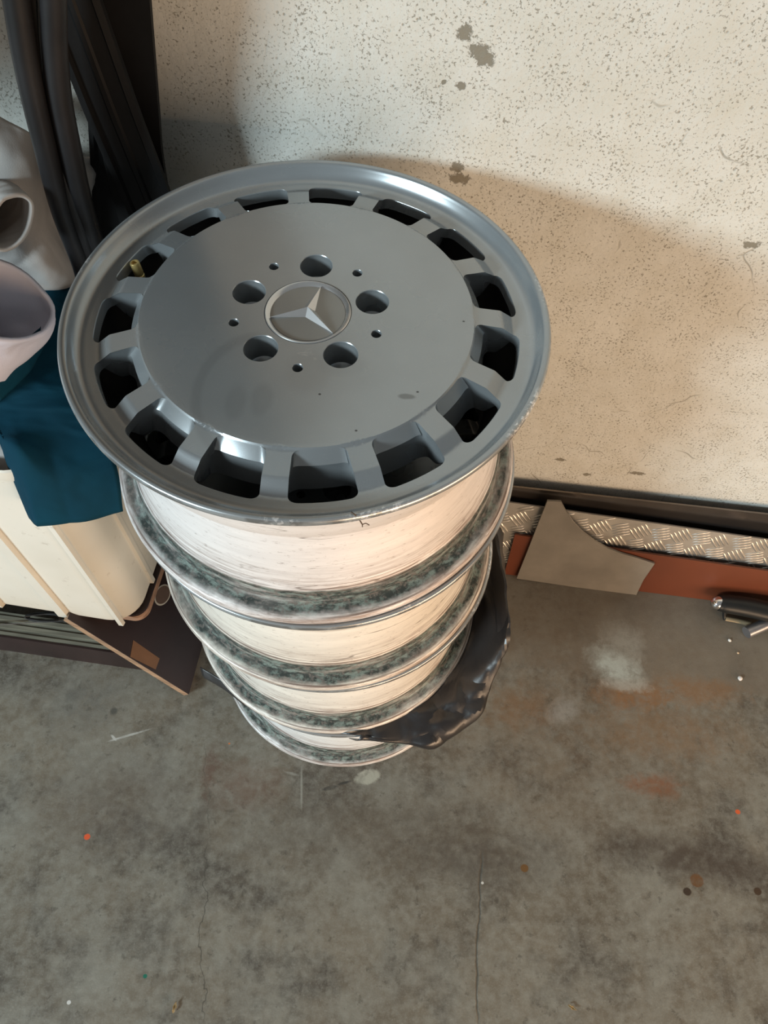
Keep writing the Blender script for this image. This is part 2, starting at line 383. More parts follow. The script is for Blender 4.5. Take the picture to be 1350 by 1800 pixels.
def make_face(parent):
    BM = bmesh.new()
    top = lambda r, v=0, u=0: ztop(r)
    A = slot_loop(.1427, .1828, .0096, .0108, .30, top)
    # rounded shoulder, then inner chamfer (only on the hub side), then wall
    def chz(dz_in, dz_o): return lambda r, v, u: ztop(min(r, .1828) if v > -.9 else .1427)-(dz_in*sm(-v, .55, .95)+dz_o*(1-sm(-v, .55, .95)))
    S1 = slot_loop(.1431, .1824, .0093, .0105, .30, chz(.0005, .0004))
    S2 = slot_loop(.1436, .1822, .0091, .0103, .30, chz(.0014, .0011))
    S3 = slot_loop(.1500, .1816, .0086, .0098, .30, chz(.0098, .0098))
    S4 = slot_loop(.1506, .1814, .0085, .0097, .31, chz(.0106, .0106))
    S5 = slot_loop(.1510, .1838, .0082, .0094, .33, lambda r, v, u: -.022+.003*sm(v, -.2, .8))
    S6 = slot_loop(.1545, .1852, .0062, .0070, .42, lambda r, v, u: -.040+.017*sm(r, .165, .183))
    B = border(ztop)
    loops = []
    for k in range(9):
        L = lerp(B, A, k/9); loops.append([(a, r, ztop(r)) for a, r, z in L])
    loops += [A, S1, S2, S3, S4, S5, S6]
    Bb = border(lambda r: -.042+.019*sm(r, .165, .183))
    loops += [lerp(S6, Bb, .12), Bb]
    zb = lambda r: -.042+.019*sm(r, .165, .183)
    loops[-2] = [(a, r, zb(r)) for a, r, z in loops[-2]]
    n = len(SQ)
    for s in range(NS):
        off = PH+STEP/2+s*STEP; rows = []
        for L in loops: rows.append([BM.verts.new((r*math.cos(off+a), r*math.sin(off+a), H+z)) for a, r, z in L])
        for a, b in zip(rows, rows[1:]):
            for i in range(n):
                j = (i+1) % n; BM.faces.new((a[i], a[j], b[j], b[i]))
    bmesh.ops.remove_doubles(BM, verts=BM.verts[:], dist=1e-5)
    # hub disc with holes
    def disc(z, holes, zsgn):
        NB = NS*28; pts = [(RIN*math.cos(PH+2*PI*i/NB), RIN*math.sin(PH+2*PI*i/NB)) for i in range(NB)]
        edges = [(i, (i+1) % NB) for i in range(NB)]; rings = []
        for (cx, cy, r, k) in holes:
            b = len(pts); pts += [(cx+r*math.cos(2*PI*i/k), cy+r*math.sin(2*PI*i/k)) for i in range(k)]
            edges += [(b+i, b+(i+1) % k) for i in range(k)]; rings.append((b, k))
        vs, es, fs, ov, oe, of = delaunay_2d_cdt([Vector(p) for p in pts], edges, [], 0, 1e-7)
        bv = [BM.verts.new((v.x, v.y, z)) for v in vs]
        for f in fs:
            cx = sum(vs[i].x for i in f)/3; cy = sum(vs[i].y for i in f)/3
            if math.hypot(cx, cy) > RIN: continue
            if any(math.hypot(cx-hx, cy-hy) < r*.999 for hx, hy, r, k in holes): continue
            BM.faces.new([bv[i] for i in (f if zsgn > 0 else f[::-1])])
    lug = [(.0562*math.cos(rad(88+72*i)), .0562*math.sin(rad(88+72*i))) for i in range(5)]
    sml = [(.0632*math.cos(rad(124+72*i)), .0632*math.sin(rad(124+72*i))) for i in range(5)]
    hl = [(x, y, .0146, 40) for x, y in lug]+[(x, y, .0046, 20) for x, y in sml]+[(0, 0, .0372, 72)]
    disc(H+ztop(RIN), hl, 1)
    hb = [(x, y, .0075, 40) for x, y in lug]+[(x, y, .0040, 20) for x, y in sml]+[(0, 0, .033, 72)]
    disc(H-.042, hb, -1)
    zt = ztop(RIN)
    for (cx, cy, r, k), (_, _, rb, _) in zip(hl, hb):
        if r > .03: prof = [(r, zt), (r, -.006), (rb, -.006), (rb, -.042)]
        elif r > .01: prof = [(r, zt), (r-.0004, zt-.0006), (r-.0008, -.026), (rb+.003, -.029), (rb, -.034), (rb, -.042)]
        else: prof = [(r, zt), (r-.0003, zt-.0004), (rb, -.042)]
        rows = [[BM.verts.new((cx+q*math.cos(2*PI*i/k), cy+q*math.sin(2*PI*i/k), H+z)) for i in range(k)] for q, z in prof]
        for a, b in zip(rows, rows[1:]):
            for i in range(k): j = (i+1) % k; BM.faces.new((a[i], b[i], b[j], a[j]))
    bmesh.ops.remove_doubles(BM, verts=BM.verts[:], dist=1e-5)
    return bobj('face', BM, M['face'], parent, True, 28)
LIP = [(.187, -.0148), (.1905, -.0147), (.1935, -.0137), (.1962, -.0114), (.1982, -.0082), (.1996, -.0050), (.2006, -.0028), (.2014, -.0018), (.2028, -.0012), (.2044, -.0006), (.2058, -.0008), (.2069, -.0022), (.2075, -.0042), (.2073, -.0062), (.2063, -.0080), (.2045, -.0092), (.2015, -.0098)]
BAR = [(.2015, -.0098), (.1985, -.0115), (.1966, -.015), (.1958, -.019), (.1915, -.0225), (.1900, -.026), (.1892, -.045), (.1870, -.060), (.178, -.072), (.1715, -.080), (.170, -.085), (.170, -.094), (.1715, -.100), (.1775, -.122), (.1840, -.150), (.1855, -.1585), (.1872, -.1605), (.1880, -.164), (.1872, -.1675), (.1885, -.1705), (.1905, -.1775), (.1945, -.1805), (.1985, -.1815), (.2020, -.1828), (.2050, -.1845), (.2068, -.1868), (.2075, -.1895), (.2068, -.1920), (.2050, -.1938), (.2030, -.194), (.1995, -.1925)]
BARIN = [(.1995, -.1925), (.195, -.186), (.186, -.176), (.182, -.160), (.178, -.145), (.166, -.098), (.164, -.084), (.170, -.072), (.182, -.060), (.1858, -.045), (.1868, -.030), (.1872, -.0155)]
def dense(prof, k=2):
    out = []
    for a, b in zip(prof, prof[1:]):
        for i in range(k): out.append((a[0]+(b[0]-a[0])*i/k, a[1]+(b[1]-a[1])*i/k))
    return out+[prof[-1]]
def make_wheel():
    w_ = empty('alloy_wheel')
    make_face(w_)
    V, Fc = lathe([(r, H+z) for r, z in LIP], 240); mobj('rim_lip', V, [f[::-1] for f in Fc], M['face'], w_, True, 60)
    V, Fc = lathe([(r, H+z) for r, z in BAR], 240); mobj('barrel', V, [f[::-1] for f in Fc], barrel_mat(0, tints[0]), w_, True, 40)
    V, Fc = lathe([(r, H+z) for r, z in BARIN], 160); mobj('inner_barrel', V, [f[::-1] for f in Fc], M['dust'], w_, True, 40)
    # valve stem in a slot on the left
    tip = PZ(236, 461, H*4-.014); ax = Vector((-.10, .04, 1)).normalized(); base = Vector((tip.x, tip.y, H-.014))-ax*.0515
    V, Fc = lathe([(.0001, -.004), (.0055, -.004), (.0050, .015), (.0046, .026), (.0036, .031), (.0034, .036), (.0034, .0362)], 20)
    s = mobj('valve_stem', V, Fc, M['rubber'], w_); s.location = base; s.rotation_euler = ax.to_track_quat('Z', 'Y').to_euler()
    V, Fc = lathe([(.0036, .034), (.0038, .035), (.0038, .0375), (.0034, .038), (.0037, .040), (.0037, .0505), (.0033, .0515), (.0022, .0515), (.0022, .048), (.0010, .0475), (.0008, .0500), (.0001, .0500)], 24)
    mobj('valve_cap', [(x*1.2, y*1.2, z) for x, y, z in V], Fc, M['brass'], s)
    # centre cap with the three-pointed star
    V, Fc = lathe([(.0001, -.004), (.0368, -.004), (.0369, -.0015), (.0366, -.0002), (.0360, .0004), (.0350, .0002), (.0322, -.0022), (.0318, -.0026)], 96)
    c = mobj('centre_cap', V, [f[::-1] for f in Fc], M['capring'], w_, True, 30); c.location = (0, 0, H-.0012)
    V, Fc = lathe([(.0320, -.0026), (.0316, -.0020), (.0300, -.0020), (.0150, -.0012), (.0001, -.0009)], 96)
    mobj('cap_disc', V, Fc, M['cap'], c, True, 40)
    V = [(0, 0, .0050)]; Fc = []
    for i in range(3):
        a = rad(75+120*i); V.append((.0325*math.cos(a), .0325*math.sin(a), -.0006)); b = a+rad(60); V.append((.0062*math.cos(b), .0062*math.sin(b), -.0010))
    for i in range(3):
        t_, n1, n0 = 1+2*i, 2+2*i, 2+2*((i-1) % 3); Fc += [(0, t_, n1), (0, n0, t_)]
    n = len(V); V += [(x, y, -.0022) for x, y, z in V[1:]]
    for i in range(1, 7): j = i % 6+1; Fc.append((i, i+6, j+6, j))
    mobj('star', V, Fc, M['capring'], c, False)
    return w_
def copy_tree(o, parent=None):
    c = o.copy(); col.objects.link(c); c.parent = parent
    for ch in list(o.children): copy_tree(ch, c)
    return c

# ============================================================ SETTING
bm = bmesh.new(); boxbm(bm, (-3, -4, -.05), (3.5, .45, 0)); fl = bobj('floor', bm, floor_mat()); finish(fl, kind='structure', label='stained and cracked grey concrete garage floor')
bm = bmesh.new(); boxbm(bm, (-3, 0, -.05), (3.5, .12, 2.6)); wl = bobj('wall_back', bm, wall_mat()); finish(wl, kind='structure', label='cream rough rendered wall with dark specks')
wl.location = (0, .25, 0); wl.rotation_euler.z = math.atan2(WD.y, WD.x)

# ============================================================ WHEELS
wheel = make_wheel()
G = 'alloy wheels stacked against the wall'
wl_lab = ['top silver alloy wheel of the stack, face up with a star centre cap', 'second alloy wheel from the top of the stack, only its stained barrel showing', 'third alloy wheel from the top, lying on the black plastic bag', 'lowest alloy wheel of the stack, resting on the concrete floor']
offs = [(0, 0), (.0031, -.0024), (.0088, -.0016), (.0203, -.0040)]
wheels = []
for k in range(4):
    o = wheel if k == 0 else copy_tree(wheel)
    o.location = (offs[k][0], offs[k][1], H*(3-k)); o.rotation_euler.z = [0, 2.3, 1.1, 4.0][k]
    finish(o, wl_lab[k], 'wheel', G); wheels.append(o)
    if k:
        for ch in o.children:
            if ch.name.startswith('barrel'):
                ch.data = ch.data.copy(); ch.data.materials[0] = barrel_mat(k*5.3, tints[k])
M_tw = 0
# twig of dry root stuck to the top lip
P0 = PZ(625, 905, .766)

# ============================================================ SHEETS LEANING ON THE WALL (right)
# dark polished steel sheet, tallest
t = NT('blued_steel'); n_ = t.noise(5., 4, vec=t.map(sc=(1, 1, 3)))
dm = t.out(t.mix(t.ramp(n_, .3, .7), (.26, .22, .19), (.14, .125, .12)), t.ramp(t.noise(20., 3), .3, .7, .12, .22), .9)
def lean_pt(s, n, z): return wallpt(s, n, z)
s0, s1 = .13, 1.3
ztd = .196
poly = [lean_pt(s0, -.030, .0), lean_pt(s1, -.030, .0), lean_pt(s1, -.0215, ztd), lean_pt(s0, -.0215, ztd)]
n = (poly[1]-poly[0]).cross(poly[3]-poly[0]).normalized()
o = slabobj('steel_sheet', poly, n, .003, dm); finish(o, 'dark shiny steel sheet standing tallest against the wall behind the tread plate', 'metal sheet')
# tread plate: plane through front bottom line and top edge pixels
tm = simple('bare_aluminium', (.50, .475, .43), .38, .75, .12, 25, .1, 300)
def sheet_plane(nb, nt, zt): # n offset from wall at floor and at height zt
    a = wallpt(0, nb, 0); b = wallpt(1, nb, 0); c_ = wallpt(0, nt, zt); nn = (b-a).cross(c_-a).normalized(); return a, nn
a_, nn = sheet_plane(-.075, -.038, .17)
tl = PPL(900, 884, a_, nn); tr = PPL(1350, 949, a_, nn)
upd = WD.cross(nn).normalized(); upd = upd if upd.z > 0 else -upd
ztop_t = (tl-a_).dot(upd); slope_t = ((tr-a_).dot(upd)-ztop_t)/((tr-tl).dot(WD)); sL = (tl-a_).dot(WD)
def tp(s, q, d=0): return a_ + WD*s + upd*q + nn*d
def tq(s): return ztop_t + slope_t*(s-sL)
tread = empty('tread_plate', tp(.7, 0))
loc = Matrix.Translation(-tread.location)
pts = [tp(.14, 0), tp(1.25, 0), tp(1.25, tq(1.25)), tp(.14, tq(.14))]
slabobj('plate', [p-tread.location for p in pts], nn, .003, tm, tread, .0004)
# raised bars in groups of five, alternating direction
V = []; Fc = []
cell = .034
def bar(cx, cy, ang):
    L, W_, Hh = .0155, .0024, .0018; b = len(V); k = 10
    for ring, (sc_, hh) in enumerate(((1, 0), (.72, .7), (0, 1))):
        for i in range(k if ring < 2 else 1):
            a = 2*PI*i/k; x = L*sc_*math.cos(a); y = W_*sc_*math.sin(a)
            X = cx+x*math.cos(ang)-y*math.sin(ang); Y = cy+x*math.sin(ang)+y*math.cos(ang)
            V.append(tp(X, Y, Hh*hh+.0001)-tread.location)
    for i in range(k): j = (i+1) % k; Fc.append((b+i, b+j, b+k+j, b+k+i)); Fc.append((b+k+i, b+k+j, b+2*k))
for i in range(-1, 40):
    for j in range(-1, 7):
        cx = .14+i*cell; cy = j*cell+.004
        ang = rad(-52) if (i+j) % 2 else rad(22)
        for q in range(5):
            d = (q-2)*.0066; x = cx-d*math.sin(ang); y = cy+d*math.cos(ang)
            if .155 < x < 1.235 and .012 < y < tq(x)-.004 - (.006 if (i+j) % 2 else 0): bar(x, y, ang)
o = mobj('raised_bars', V, Fc, tm, tread); o['kind'] = 'stuff'
finish(tread, 'bare aluminium tread plate with raised bar pattern leaning behind the red-brown board', 'metal plate')
# red-brown board
rb = simple('red_oxide_paint', (.120, .028, .010), .42, 0, .14, 6, .05, 200)
rbase = lambda nb: None
eL = PZ(885, 1016, 0); eR = PZ(1245, 1062, 0); bd = (eR-eL).normalized(); bn = Vector((-bd.y, bd.x, 0))
ra = eL + bn*.008; rtop = eL + bn*.0322 + Vector((0, 0, .11)); rn = bd.cross(rtop-ra).normalized()
tlr = PPL(905, 940, ra, rn); blr = PPL(884, 1018, ra, rn); blr.z = 0.0005
ttr = PPL(1350, 1004, ra, rn); ttr = tlr+(ttr-tlr)*1.9; trr = ra + bd*((ttr-ra).dot(bd)); trr.z = .0005; blr = ra+bd*((blr-ra).dot(bd)); blr.z = .0005
o = slabobj('board', [blr, trr, ttr, tlr], rn, .004, rb, None, .0006); o.name = 'red_board'
finish(o, 'red-brown painted board leaning behind the grey curved steel gusset', 'board')
# gusset plate
gm = simple('mill_scale_steel', (.215, .198, .17), .5, .35, .14, 14, .1, 150)
ga = eL.copy(); gtop = eL + bn*.0372 + Vector((0, 0, .155)); gn = bd.cross(gtop-ga).normalized()
px = [(908, 1017), (1010, 1032), (1117, 1049), (1131, 1020), (1151, 991), (1120, 981), (1092, 973), (1068, 964), (1045, 951), (1024, 935), (1008, 918), (996, 901), (986, 882), (962, 881)]
gp = [PPL(x, y, ga, gn) for x, y in px]
o = slabobj('gusset_plate', gp, gn, .004, gm, None, .0005); finish(o, 'grey steel gusset plate with one concave curved edge leaning on the red-brown board', 'metal plate')

# hand tool lying at right
tool = empty('clamp_tool', PZ(1300, 1075, .0))
def tl_(x, y, z): return PZ(x, y, z)-tool.location
hm = simple('black_grip', (.010, .011, .011), .38, 0, .15, 40, Specular_IOR_Level=.4)
V, Fc = tube([tl_(1262, 1060, .030), tl_(1275, 1061, .030), tl_(1310, 1066, .031), tl_(1350, 1075, .032), tl_(1400, 1088, .033), tl_(1480, 1108, .033)], lambda t: .014+.005*math.sin(min(1, t*1.6)*PI*.6), 20, .85, (0, 0, 1))
mobj('handle', V, Fc, hm, tool)
ch = simple('chrome', (.85, .85, .85), .12, 1, .02)
V, Fc = lathe([(.0001, .011), (.006, .010), (.0105, .006), (.0125, 0), (.0125, -.006), (.0001, -.006)], 20)
o = mobj('end_cap', V, Fc, ch, tool); o.location = tl_(1261, 1060, .030); o.rotation_euler = (0, rad(-90), rad(8))
V, Fc = tube([tl_(1312, 1112, .012), tl_(1352, 1094, .014), tl_(1420, 1058, .016)], .0105, 20, 1, (0, 0, 1))
mobj('tube', V, Fc, simple('grey_steel_tube', (.33, .33, .35), .35, .8), tool)
V, Fc = tube([tl_(1275, 1087, .006), tl_(1300, 1092, .006), tl_(1330, 1100, .008)], .0045, 10, .8, (0, 0, 1))
mobj('lever', V, Fc, simple('brass_lever', (.34, .27, .17), .45, .4), tool)
V, Fc = tube([tl_(1273, 1072, .022), tl_(1273, 1082, .010), tl_(1274, 1089, .003)], .003, 8, 1, (0, 1, .2))
mobj('pin', V, Fc, hm, tool)
finish(tool, 'black gripped hand tool with bright end cap and grey tube on the floor at right', 'tool')

# ============================================================ LEFT: plywood base, panels, bin
def ply_mat(name, colr, lines=900):
    t = NT(name); s = t.n('ShaderNodeSeparateXYZ'); t.set(s, 0, t.co)
    wv = t.n('ShaderNodeTexNoise'); t.set(wv, 'Vector', t.map(sc=(4, 30, 60))); t.set(wv, 'Scale', 3.)
    c = t.mix(t.ramp(wv.outputs['Fac'], .35, .7), colr, tuple(v*.55 for v in colr))
    return t.out(c, .75, 0., t.bump(wv.outputs['Fac'], .3, .002))
film = simple('dark_film_plywood', (.026, .014, .0135), .42, 0, .2, 12, .08, 80, Specular_IOR_Level=.35)
raw = ply_mat('raw_wood_edge', (.36, .22, .13)); grey_ply = ply_mat('weathered_plywood_edge', (.22, .21, .16)); edge2 = ply_mat('plywood_edge', (.33, .19, .12))
brown = simple('brown_tape', (.16, .075, .030), .5)
# rail on the floor
f0 = PZ(0, 1142, 0); f1 = PZ(272, 1181, 0); rd = (f1-f0).normalized(); rn_ = Vector((-rd.y, rd.x, 0))
ra0 = f0-rd*.35; ra1 = f1+rd*.002; RH = .072; RT = .040
rail = empty('plywood_rail', (ra0+ra1)/2)
rl = [p-rail.location for p in (ra0, ra1)]
slabobj('front_face', [rl[0], rl[1], rl[1]+Vector((0, 0, RH)), rl[0]+Vector((0, 0, RH))], -rn_, .003, film, rail, .0004)
for i in range(6):     # glued plies, every other one standing proud
    d0 = .003+i*RT/6; d1 = .003+(i+1)*RT/6; h = RH-.0008-(.0022 if i % 2 else 0)
    V = [rl[0]+rn_*d0, rl[1]+rn_*d0, rl[1]+rn_*d1, rl[0]+rn_*d1]; V = [v.copy() for v in V]+[v+Vector((0, 0, h)) for v in V]
    mobj('ply', V, [(3, 2, 1, 0), (4, 5, 6, 7), (0, 1, 5, 4), (1, 2, 6, 5), (2, 3, 7, 6), (3, 0, 4, 7)], grey_ply, rail, False)
finish(rail, 'dark faced plywood rail with ridged grey plies on top, lying on the floor at left', 'wood')
# tilted film-faced panel
T = PZ(335, 1225, 0); A = PZ(115, 1088, .16); B = Vector((-.213, .075, 0)); pn = (B-T).cross(A-T).normalized(); pn = pn if pn.z > 0 else -pn
e1 = (A-T).normalized()
pts = [T, T+(A-T)*.96, T+(A-T)*.96+(B-T)*.95, B]
pth = .014
panel = empty('dark_board', T)
up_ = pn
# panel's lower face corner rests on the floor
lift = Vector((0, 0, 0))
poly = [p-T for p in pts]
V, Fc = slab(poly, pn, .0015); mobj('film_face', V, Fc, film, panel, False)
poly2 = [p-pn*.0015 for p in poly]
V, Fc = slab(poly2, pn, pth); mobj('core', V, Fc, raw, panel, False)
# keep it all above the floor
tp_ = [PPL(x, y, T, pn)-T+pn*.0006 for x, y in ((233, 1160), (238, 1131), (284, 1163), (277, 1182))]
V, Fc = slab(tp_, pn, .0005); mobj('tape', V, Fc, brown, panel, False)
# hand hole (dark recess with light liner)
hc = PPL(289, 1052, T, pn)-T; ex = e1; ey = pn.cross(ex)
hp = [hc+ex*(.013*math.cos(2*PI*i/32))+ey*(.020*math.sin(2*PI*i/32)) for i in range(32)]
V = [p+pn*.0004 for p in hp]+[hc+(p-hc)*.86+pn*.0008 for p in hp]+[hc+(p-hc)*.84-pn*.010 for p in hp]; Fc = []
for r_ in range(2):
    for i in range(32): j = (i+1) % 32; Fc.append((r_*32+i, r_*32+j, (r_+1)*32+j, (r_+1)*32+i))
mobj('hole_ring', V, Fc, simple('pale_plastic', (.42, .40, .35), .5), panel)
V = [hc+(p-hc)*.86+pn*.0007 for p in hp]; mobj('hole_recess', V, [tuple(range(32))], simple('hole_brown', (.10, .065, .05), .8), panel, False)
finish(panel, 'dark brown board with a raw wood edge slanting down to the floor beside the wheels', 'board')
panel.location.z += .0145
# wooden stand under the bin
BZ = .155; th = -.105
bo = PZ(190, 1090, BZ)
bx = Vector((math.cos(th), math.sin(th), 0)); by = Vector((-math.sin(th), math.cos(th), 0))
corner = bo + bx*.045 + by*(-.001)      # front right corner of the bin base, before rounding
stand = empty('plywood_stand', corner+Vector((-.22, .1, -BZ)), th)
def rrect(x0, y0, x1, y1, r, k=8):
    P = []
    for (cx, cy, a0) in ((x1-r, y0+r, -PI/2), (x1-r, y1-r, 0), (x0+r, y1-r, PI/2), (x0+r, y0+r, PI)):
        for i in range(k+1): a = a0+PI/2*i/k; P.append((cx+r*math.cos(a), cy+r*math.sin(a)))
    return P
RRm = Matrix.Rotation(-th, 3, 'Z'); dl = RRm @ (corner-stand.location)
bx0, by0 = dl.x-.40, dl.y; bx1, by1 = dl.x, dl.y+.235
rr = rrect(bx0-.01, by0+.014, bx1+.006, by1+.01, .022)
for k_ in range(4):
    z0 = BZ-.022+k_*.0055; grow = .0006*(k_ % 2)
    V = [Vector((x, y, z0+.0053)) for x, y in rr]; V, Fc = slab(V, (0, 0, 1), .0053); mobj('ply', V, Fc, edge2 if k_ < 3 else film, stand, False)
for (x, y) in ((bx0+.04, by0+.08), (bx0+.04, by1-.04), (bx1-.10, by1-.04), (bx1-.12, by0+.10)):
    bm = bmesh.new(); boxbm(bm, (x-.015, y-.015, 0), (x+.015, y+.015, BZ-.0225)); bobj('leg', bm, film, stand)
finish(stand, 'low plywood stand with a rounded layered corner under the white plastic bin', 'stand')
# bin
bw = NT('aged_white_plastic'); sx_ = bw.n('ShaderNodeSeparateXYZ'); bw.set(sx_, 0, bw.co)
cc = bw.mix(bw.ramp(bw.noise(5., 3), .35, .7), (.66, .64, .58), (.58, .55, .48))
cc = bw.mix(bw.math('MULTIPLY', bw.ramp(bw.noise(60., 4, .7), .62, .72), .35), cc, (.25, .20, .15))
cc = bw.mix(bw.math('MULTIPLY', bw.ramp(sx_.outputs[2], .05, .0), .25), cc, (.45, .36, .25))
bwm = bw.out(cc, .42, 0., Subsurface_Weight=.0)
bin_ = empty('plastic_bin', stand.location+Vector((0, 0, BZ)), th)
BH = .415
V = []; Fc = []
rows = []
def brow(inset, z, grow=0): return [(x, y, z) for x, y in rrect(bx0+inset-grow, by0+inset-grow, bx1-inset+grow, by1-inset+grow, .045, 8)]
prof = [(.006, .0), (0, .004), (-.0005, .010), (0, .016), (0, BH-.02), (-.003, BH-.018), (-.004, BH-.010), (-.003, BH-.002), (-.001, BH), (.001, BH-.004), (.004, .012)]
K = 36
for ins, z in prof: V += brow(ins, z)
for i in range(len(prof)-1):
    for k in range(K): l = (k+1) % K; Fc.append((i*K+k, i*K+l, (i+1)*K+l, (i+1)*K+k))
Fc.append(tuple(range(K-1, -1, -1))); Fc.append(tuple((len(prof)-1)*K+k for k in range(K)))
mobj('shell', V, Fc, bwm, bin_)
def rib(x, y, nx, ny, wd=.0035, dp=.006):
    tx, ty = -ny, nx; prof2 = [(-wd*1.3, 0), (-wd, dp), (wd, dp), (wd*1.3, 0)]; V = []
    for z in (.001, .012, BH-.022): V += [(x+tx*a+nx*(b-.001), y+ty*a+ny*(b-.001), z) for a, b in prof2]
    Fc = []
    for i in range(2):
        for k in range(3): Fc.append((i*4+k, i*4+k+1, (i+1)*4+k+1, (i+1)*4+k))
    Fc.append((0, 1, 2, 3)); Fc.append((11, 10, 9, 8)); mobj('rib', V, Fc, bwm, bin_, False)
rib1 = RRm @ (PPL(122, 1088, corner, by)-bin_.location); rib2 = RRm @ (PPL(203, 1078, corner, by)-bin_.location)
rib(rib1.x, by0, 0, -1, .008, .007); rib(rib2.x, by0, 0, -1, .0035, .006); rib(rib1.x-.105, by0, 0, -1, .008, .007)
rib(bx1, by0+.075, 1, 0, .0035, .006); rib(bx1, by0+.15, 1, 0, .0035, .006)
finish(bin_, 'tall off-white plastic bin with upright ribs under the teal cloth', 'bin')
# black cables between rail and bin
cm = simple('black_cable', (.02, .02, .02), .5)
cable = empty('cable_tangle', PZ(80, 1090, .0))
rng = random.Random(3)
for i in range(3):
    pts = []
    cx, cy = rng.uniform(70, 95), rng.uniform(1086, 1092)
    for k in range(9):
        a = k*1.1+i; pts.append(PZ(cx+(28+8*i)*math.cos(a)*(1+.2*rng.random()), cy-3+7*math.sin(a), .086+.004*rng.random()+.003*i)-cable.location)
    V, Fc = tube(pts, .0012, 6, 1, (0, 0, 1), 6); mobj('strand', V, Fc, cm, cable)
V, Fc = tube([PZ(-20, 1099, .075)-cable.location, PZ(30, 1096, .076)-cable.location, PZ(90, 1092, .078)-cable.location, PZ(135, 1085, .085)-cable.location], .0010, 6, 1, (0, 0, 1)); mobj('strand', V, Fc, simple('grey_wire', (.12, .11, .10), .5), cable)
finish(cable, 'tangle of thin black cables on the rail below the white bin', 'cable')

# unseen cabinet added left of the frame to shade the corner with the hoses
cab = empty('added_shade_cabinet', (-.97, .03, .97))
cabm = simple('grey_painted_steel', (.12, .12, .12), .5)
bm = bmesh.new(); boxbm(bm, (-.33, -.22, 0), (.33, .24, .9)); bmesh.ops.bevel(bm, geom=bm.edges[:], offset=.004, segments=2, affect='EDGES'); bobj('body', bm, cabm, cab)
for sx in (-1, 1):
    bm = bmesh.new(); boxbm(bm, (min(0, sx*.325)+.003, -.238, .01), (max(0, sx*.325)-.003, -.2205, .89)); d_ = bobj('door', bm, cabm, cab)
    V, Fc = tube([(sx*.03, -.24, .12), (sx*.03, -.262, .13), (sx*.03, -.262, .22), (sx*.03, -.24, .23)], .004, 8, 1, (1, 0, 0)); mobj('handle', V, Fc, tm, d_)
finish(cab, 'unseen grey cabinet added beyond the left edge to shade the hose corner', 'cabinet')

# ============================================================ CLOTHS
def cloth_mat(name, c1, c2, rough=.85, weave=900, sheen=0.):
    t = NT(name); c = t.mix(t.ramp(t.noise(12., 3), .35, .7), c1, c2)
    return t.out(c, rough, 0., t.bump(t.noise(float(weave), 2), .25, .0006, t.bump(t.noise(9., 2, .5, vec=t.map(rot=(.3, .5, .9), sc=(1, 2.6, 1)), dist=.8), .7, .012)), Sheen_Weight=sheen, Specular_IOR_Level=.15)
teal = cloth_mat('teal_fabric', (.0008, .036, .062), (.0006, .026, .046), .85, 1200, .0)
white = cloth_mat('grey_white_fabric', (.42, .40, .385), (.35, .335, .32), .85, 700)
lilac = cloth_mat('pale_lilac_fabric', (.60, .59, .66), (.52, .50, .58), .85, 700)
def grid_cloth(name, ctrl, mat, parent=None, n=10, amp=.004, fs=9, seed=0, th=.0025, stretch=(1, 1, 1), fine=.0012):
    rows = [catmull([Vector(p) for p in r], n) for r in ctrl]; R = []
    for c_ in range(len(rows[0])): R.append(catmull([r[c_] for r in rows], n))
    nc, nr = len(R), len(R[0]); V = []; off = Vector((seed*3.1, seed*1.7, seed*.9))
    for i in range(nc):
        for j in range(nr):
            p = R[i][j]; a = R[min(i+1, nc-1)][j]-R[max(i-1, 0)][j]; b = R[i][min(j+1, nr-1)]-R[i][max(j-1, 0)]
            nn_ = a.cross(b); nn_ = nn_.normalized() if nn_.length > 1e-9 else Vector((0, 0, 1))
            q = Vector((p.x*stretch[0], p.y*stretch[1], p.z*stretch[2]))*fs+off
            d = (1-abs(mnoise.noise(q))*2.4)*amp + mnoise.noise(q*2.7)*amp*.45 + (1-abs(mnoise.noise(q*5))*2)*fine
            V.append(p+nn_*d)
    Fc = [(i*nr+j, i*nr+j+1, (i+1)*nr+j+1, (i+1)*nr+j) for i in range(nc-1) for j in range(nr-1)]
    o = mobj(name, V, Fc, mat, parent, True, None)
    md = o.modifiers.new('thick', 'SOLIDIFY'); md.thickness = th; md.offset = 0
    return o
tc = [[(-140, 520, .60), (-60, 490, .605), (20, 470, .61), (90, 450, .61), (160, 430, .61)],
      [(-140, 600, .61), (-60, 575, .615), (15, 560, .62), (80, 535, .62), (150, 520, .61)],
      [(-120, 660, .61), (-50, 650, .62), (20, 640, .625), (85, 610, .62), (160, 610, .605)],
      [(-70, 720, .60), (-35, 718, .605), (20, 715, .61), (85, 720, .605), (165, 720, .59)],
      [(-22, 765, .597), (6, 790, .600), (38, 805, .600), (95, 825, .582), (205, 820, .560)],
      [(40, 915, .510), (52, 928, .510), (70, 932, .512), (140, 924, .512), (217, 900, .51)]]
o = grid_cloth('cloth', [[PZ(*q) for q in r] for r in tc], teal, None, 12, .009, 7, 2, .002, (1, 1, .45), .0004)
finish(o, 'dark teal fabric draped over the white bin and hanging down its front', 'cloth')
